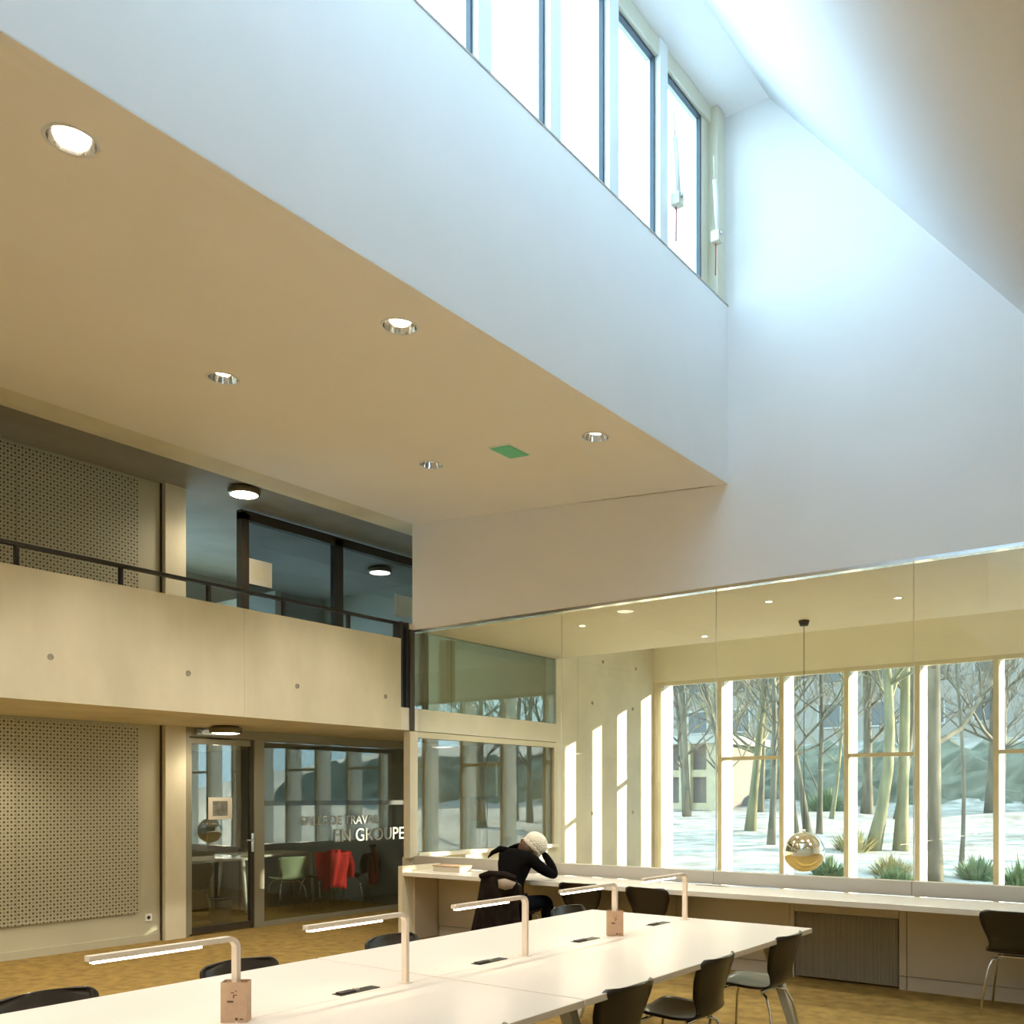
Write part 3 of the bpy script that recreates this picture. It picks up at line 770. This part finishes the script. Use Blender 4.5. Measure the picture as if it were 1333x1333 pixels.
hd = ellipsoid('head', (.085, .27, 1.055), (.078, .098, .112), 'skin', pe, (R(-60), 0, 0))
for sx in (-1, 1):
    ellipsoid('ear', (.085 + sx * .080, .255, 1.045), (.012, .020, .03), 'skin', hd, (R(-50), 0, 0), 12)
    ellipsoid('eye', (.085 + sx * .030, .345, .985), (.012, .010, .010), 'print_dark', hd, (0, 0, 0), 12)
ellipsoid('nose', (.085, .362, .96), (.014, .022, .018), 'skin', hd, (0, 0, 0), 12)
ellipsoid('mouth', (.085, .335, .925), (.024, .010, .008), 'red_paint', hd, (0, 0, 0), 12)
ellipsoid('hair', (.055, .215, 1.045), (.095, .085, .085), 'hair', pe, (R(-60), R(15), 0))
ellipsoid('cap', (.115, .285, 1.095), (.125, .125, .105), 'cap_knit', pe, (R(-35), R(35), 0), 48, -.45, .025)
cb = MB(); cb.lathe([(.108, -.035), (.118, -.02), (.118, .01), (.106, .02)], n=32)
M_ = Matrix.Rotation(R(-35), 4, 'X') @ Matrix.Rotation(R(35), 4, 'Y'); cb.v = [tuple(M_ @ Vector((x, y, z - .035)) + Vector((.115, .285, 1.095))) for x, y, z in cb.v]
cb.build('cap_band', 'cap_knit', pe, True)


def hand(palm, fing, spread, parent):
    """palm centre, finger direction, side direction: five bent fingers"""
    p = Vector(palm); f = Vector(fing).normalized(); s = Vector(spread).normalized(); nn = f.cross(s)
    js = [(*(p - f * .05), (.022, .028)), (*p, (.018, .036)), (*(p + f * .035), (.014, .036))]; ed = [(0, 1), (1, 2)]
    o = skin('hand', js, ed, 'skin', parent, 2)
    for k, (off, ln) in enumerate(((-.03, .058), (-.010, .070), (.010, .074), (.029, .066))):
        b = p + f * .035 + s * off
        MB().tube([b, b + f * ln * .5 - nn * .004, b + f * ln * .8 - nn * .014, b + f * ln - nn * .026], [.0095, .009, .008, .006], 8).build('finger', 'skin', o, True)
    b = p - f * .01 + s * -.03
    MB().tube([b, b - s * .025 + f * .022, b - s * .033 + f * .05 - nn * .008], [.011, .010, .007], 8).build('thumb', 'skin', o, True)


hand((.185, .30, 1.05), (-.2, -.1, 1), (0, -1, .1), pe)
hand((-.005, .245, 1.10), (1, .15, .35), (0, .8, -.5), pe)
# jeans over the legs
JL = [(0, .0, .515, (.165, .125)), (.10, .06, .50, .108), (.115, .26, .51, .090), (.13, .44, .52, .074), (.135, .46, .30, .064), (.135, .44, .10, .055),
      (-.10, .06, .50, .108), (-.115, .26, .51, .090), (-.13, .44, .52, .074), (-.135, .46, .30, .064), (-.135, .44, .10, .055)]
skin('jeans', JL, [(0, 1), (1, 2), (2, 3), (3, 4), (4, 5), (0, 6), (6, 7), (7, 8), (8, 9), (9, 10)], 'jeans', pe)
for sx in (-1, 1):
    ellipsoid('shoe', (sx * .135, .48, .045), (.045, .13, .045), 'black_metal', pe)
# scarf tail
MB().tube([(-.10, .12, 1.03), (-.19, .10, 1.04), (-.26, .07, 1.0), (-.30, .05, .95)], [.03, .03, .022, .006], 8).build('scarf', 'knit_black', pe, True)
# coat over the chair back
g = MB(); rows = []
for i in range(13):
    v = i / 12; r = []
    for k in range(17):
        u = -1 + k / 8; fold = .018 * math.sin(u * 11 + v * 2.5) * (.3 + v)
        r.append((u * (.21 + .10 * v), -.30 - .05 * v + fold + .05 * u * u, .80 - .62 * v - .03 * u * u))
    rows.append(r)
cm = thing('coat', 'dark brown coat hung over the chair of the seated person', 'coat', (-5.5, 7.30, 0))
g.grid(rows).build('back_panel', 'coat_brown', cm, True, solid=.03)
MB().tube([(-.2, -.29, .79), (-.1, -.285, .815), (.1, -.285, .815), (.2, -.27, .79)], [.025, .035, .035, .025], 10).build('collar', 'coat_brown', cm, True)
g = MB(); g.grid([[(.06, -.345, .775), (.14, -.345, .79), (.235, -.30, .755)], [(.08, -.36, .70), (.15, -.36, .685), (.21, -.33, .70)]]); g.build('lining', 'lining', cm, True, solid=.012)

# ------------------------------------------------------------------ the park outside
def ground_z(x, y):
    z = -.12 + max(0, y - 20) * .042 + .10 * math.sin(x * .35 + y * .2) + .07 * math.sin(x * .9 - y * .55)
    if y > 46: z += (y - 46) * .14
    return z


ys = [14.2 + i * 1.3 for i in range(52)]; xs = [-70 + i * 2.0 for i in range(66)]
gr = MB().grid([[(x, y, ground_z(x, y) if y > 15 else -.12) for x in xs] for y in ys]).build('snowy_ground', 'snow', smooth=True)
tag(gr, 'snow covered ground of the park outside', 'ground', kind='structure')
g = MB(); rows = []
for i in range(14):
    v = i / 13; r = []
    for k in range(90):
        x = -30 + k * .8; y = 47 + v * 7
        r.append((x, y + .5 * math.sin(x * 1.3 + v * 6), ground_z(x, 46) - .2 + 3.6 * math.sin(v * 1.5) + .35 * math.sin(x * 2.1 + v * 9) + random.uniform(-.22, .22)))
    rows.append(r)
tag(g.grid(rows).build('ivy_bank', 'bank_green', smooth=False), 'green overgrown bank behind the snow', 'bank', kind='stuff')


def tree(label, x, y, r, h, lean=(0, 0), curve=0., forks=3, seed=1, moss=False, group='park trees', depth=4, first=.22):
    rnd = random.Random(seed); z0 = ground_z(x, y) - .1
    r *= .8
    t = thing('bare_tree', label, 'tree', (x, y, z0), 0, group)
    P = []; n = 9
    for i in range(n + 1):
        s = i / n
        P.append((lean[0] * s + curve * math.sin(s * 5.0) * (1 - .3 * s), lean[1] * s + rnd.uniform(-.04, .04), h * s))
    rad = [r * 1.35] + [r * (1 - .75 * i / n) for i in range(1, n + 1)]
    mt = 'bark_moss' if moss else 'bark'
    MB().tube(P, rad, 9).build('trunk', mt, t, True)
    g = MB()

    def br(p, d, ln, rr, lev):
        pts = [p]; q = p.copy(); dd = d.copy()
        for _ in range(4):
            dd = (dd + Vector((rnd.uniform(-.3, .3), rnd.uniform(-.3, .3), rnd.uniform(-.12, .3)))).normalized(); q = q + dd * ln / 4; pts.append(q.copy())
        g.tube(pts, [rr * (1 - .2 * i) for i in range(5)], 4 if lev < 2 else 3, False)
        if lev < depth:
            for _ in range(3 if lev < 3 else 2):
                i = rnd.randint(1, 4); a = rnd.uniform(0, 6.28)
                nd = (dd + Vector((math.cos(a), math.sin(a), rnd.uniform(-.2, .6))) * .8).normalized(); br(pts[i], nd, ln * .58, max(rr * .52, .009), lev + 1)
    forks = int(forks * 2)
    for k in range(forks):
        s = first + (1 - first) * (k + rnd.random()) / forks; i = min(n, int(s * n)); a = rnd.uniform(0, 6.28)
        br(Vector(P[i]), Vector((math.cos(a) * .8, math.sin(a) * .8, rnd.uniform(.3, 1.0))).normalized(), h * rnd.uniform(.22, .38), r * .36, 0)
    o = g.build('branches', mt, t, True); o['kind'] = 'stuff'


tree('thin bare tree curving beside the first park window', -11.0, 24.3, .10, 9, (-1.6, 0), .25, 9, 3)
tree('slender bare tree leaning away behind the second window', -12.9, 30.3, .20, 12, (1.2, 0), .0, 9, 4, True)
tree('pale slender tree far behind the second window', -17.4, 42.0, .17, 13, (.2, 0), .1, 9, 5)
tree('dark thin trunk close to the second window post', -10.06, 25.0, .12, 10, (.1, 0), .1, 8, 6)
tree('leaning multi-stem tree, outer stem behind the mirror ball', -10.99, 29.3, .17, 11, (-1.0, 0), .0, 9, 7)
tree('leaning multi-stem tree, middle stem behind the mirror ball', -10.8, 30.0, .14, 12, (-1.9, 0), .0, 9, 8)
tree('leaning multi-stem tree, upright stem behind the mirror ball', -10.7, 30.7, .11, 12, (.1, 0), .05, 9, 9)
tree('dark trunk deep in the park behind the fourth window', -12.86, 43.0, .28, 14, (-.2, 0), .1, 9, 10)
tree('sinuous mossy tree behind the fourth window', -7.55, 25.7, .21, 10, (.35, 0), .38, 9, 11, True, first=.42)
tree('straight mossy trunk beside the sinuous tree', -6.94, 26.1, .20, 13, (.25, 0), .05, 7, 12, True, first=.5)
tree('thick straight grey trunk behind the fifth window', -4.28, 18.1, .21, 12, (0, 0), .02, 7, 13, first=.3)
tree('thin crooked sapling beside the thick grey trunk', -4.54, 21.7, .06, 7, (-.15, 0), .10, 7, 14, first=.45)
tree('dark trunk far behind the fifth window post', -8.05, 44.1, .30, 14, (.1, 0), .1, 9, 15)
tree('pale leaning tree near the far house', -18.3, 36.4, .18, 12, (-.8, 0), .1, 9, 16)
tree('forked grey tree behind the sixth window', -3.2, 31.5, .17, 11, (.5, 0), .2, 9, 17)
rr = random.Random(3)
for k in range(17):
    x = rr.uniform(-1, 14) if k < 11 else rr.uniform(-26, -5); y = rr.uniform(27, 45) if k < 11 else rr.uniform(38, 46)
    ra, le = rr.uniform(.10, .22), rr.uniform(-1, 1)
    tree('%s %s bare tree %s further back in the park' % ('stout' if ra > .16 else 'slim', 'mossy' if k % 3 == 0 else 'grey', 'standing upright' if abs(le) < .35 else 'leaning over'), x, y, ra, rr.uniform(9, 14), (le, 0), rr.uniform(0, .2), 8, 40 + k, k % 3 == 0, 'background park trees')


def shrub(label, x, y, r, h, m, seed, n=260):
    rnd = random.Random(seed); t = thing('low_shrub', label, 'shrub', (x, y, ground_z(x, y) - .05), 0, 'low shrubs outside the park windows')
    g = MB()
    for _ in range(n):
        a = rnd.uniform(0, 6.28); d = rnd.random() ** .6 * r; bx, by = math.cos(a) * d * .5, math.sin(a) * d * .5; hh = h * rnd.uniform(.4, 1) * (1 - .5 * d / r)
        tx, ty = math.cos(a) * d + rnd.uniform(-.08, .08), math.sin(a) * d + rnd.uniform(-.08, .08); w_ = rnd.uniform(.012, .03); b2 = a + 1.57
        i = len(g.v); cx, sx_ = math.cos(b2) * w_, math.sin(b2) * w_
        g.v += [(bx - cx, by - sx_, 0), (bx + cx, by + sx_, 0), ((bx + tx) / 2 + cx, (by + ty) / 2 + sx_, hh * .6), ((bx + tx) / 2 - cx, (by + ty) / 2 - sx_, hh * .6), (tx, ty, hh)]
        g.f += [(i, i + 1, i + 2, i + 3), (i + 3, i + 2, i + 4)]
    o = g.build('foliage', m, t); o['kind'] = 'stuff'
    MB().tube([(0, 0, -.05), (.02, 0, h * .5)], [.02, .008], 6).build('stem', 'bark', t)


for k, (x, y, r, h, m, lab) in enumerate((( -5.42, 19.74, .55, .62, 'leaf_straw', 'straw coloured shrub in front of the sinuous mossy tree'), (-4.75, 17.6, .5, .60, 'leaf', 'green shrub just before the thick grey trunk'),
        (-4.0, 20.6, .55, .75, 'leaf', 'green shrub at the foot of the thin sapling'), (-2.9, 18.5, .6, .75, 'leaf', 'green shrub behind the sixth window'), (-7.9, 25.2, .7, .9, 'leaf_straw', 'brown undergrowth at the foot of the sinuous tree'),
        (-6.3, 18.6, .5, .55, 'leaf', 'small green shrub beside the mirror ball view'), (-15.3, 44.8, 1.6, 1.6, 'leaf', 'dark bush at the back of the snow'), (-1.2, 19.4, .6, .7, 'leaf_straw', 'straw coloured shrub behind the seventh window'))):
    shrub(lab, x, y, r, h, m, 70 + k, 420 if r > 1 else 300)


def building(label, x0, x1, y, z0, z1, floors, bays, wall, ww, wh):
    t = thing('building', label, 'building', ((x0 + x1) / 2, y, z0)); Wd = (x1 - x0); H = z1 - z0
    B('wall', wall, -Wd / 2, Wd / 2, 0, 8, -3, H, t); rf = B('roof', 'roof_snow', -Wd / 2 - .4, Wd / 2 + .4, -.5, 8.4, H, H + .35, t)
    for f in range(floors):
        for b in range(bays):
            cx = -Wd / 2 + Wd * (b + .5) / bays; cz = H * (f + .5) / floors
            o = B('window', 'roof_snow', cx - ww / 2 - .12, cx + ww / 2 + .12, -.10, 0, cz - wh / 2 - .12, cz + wh / 2 + .12, t); B('pane', 'far_window', cx - ww / 2, cx + ww / 2, -.14, -.10, cz - wh / 2, cz + wh / 2, o)
    return t


building('long pale apartment block beyond the green bank', -48, 14, 72, 6.0, 19.5, 4, 17, 'facade', 1.6, 1.7)
hs = thing('garden_house', 'low dark house with cream pillars at the edge of the snow', 'house', (-22.5, 42, ground_z(-22.5, 42)))
B('wall', 'facade_dark', -5, 3, 0, 5, -1, 3.2, hs); B('roof', 'roof_snow', -5.4, 3.4, -.6, 5.4, 3.2, 3.6, hs)
for k in range(6): B('pillar', 'facade_cream', -4.7 + k * 1.45, -4.1 + k * 1.45, -.35, 0, -1, 3.2, hs)
for zz in (0, 1.6): B('band', 'facade_cream', -5, 3, -.15, 0, zz, zz + .35, hs)
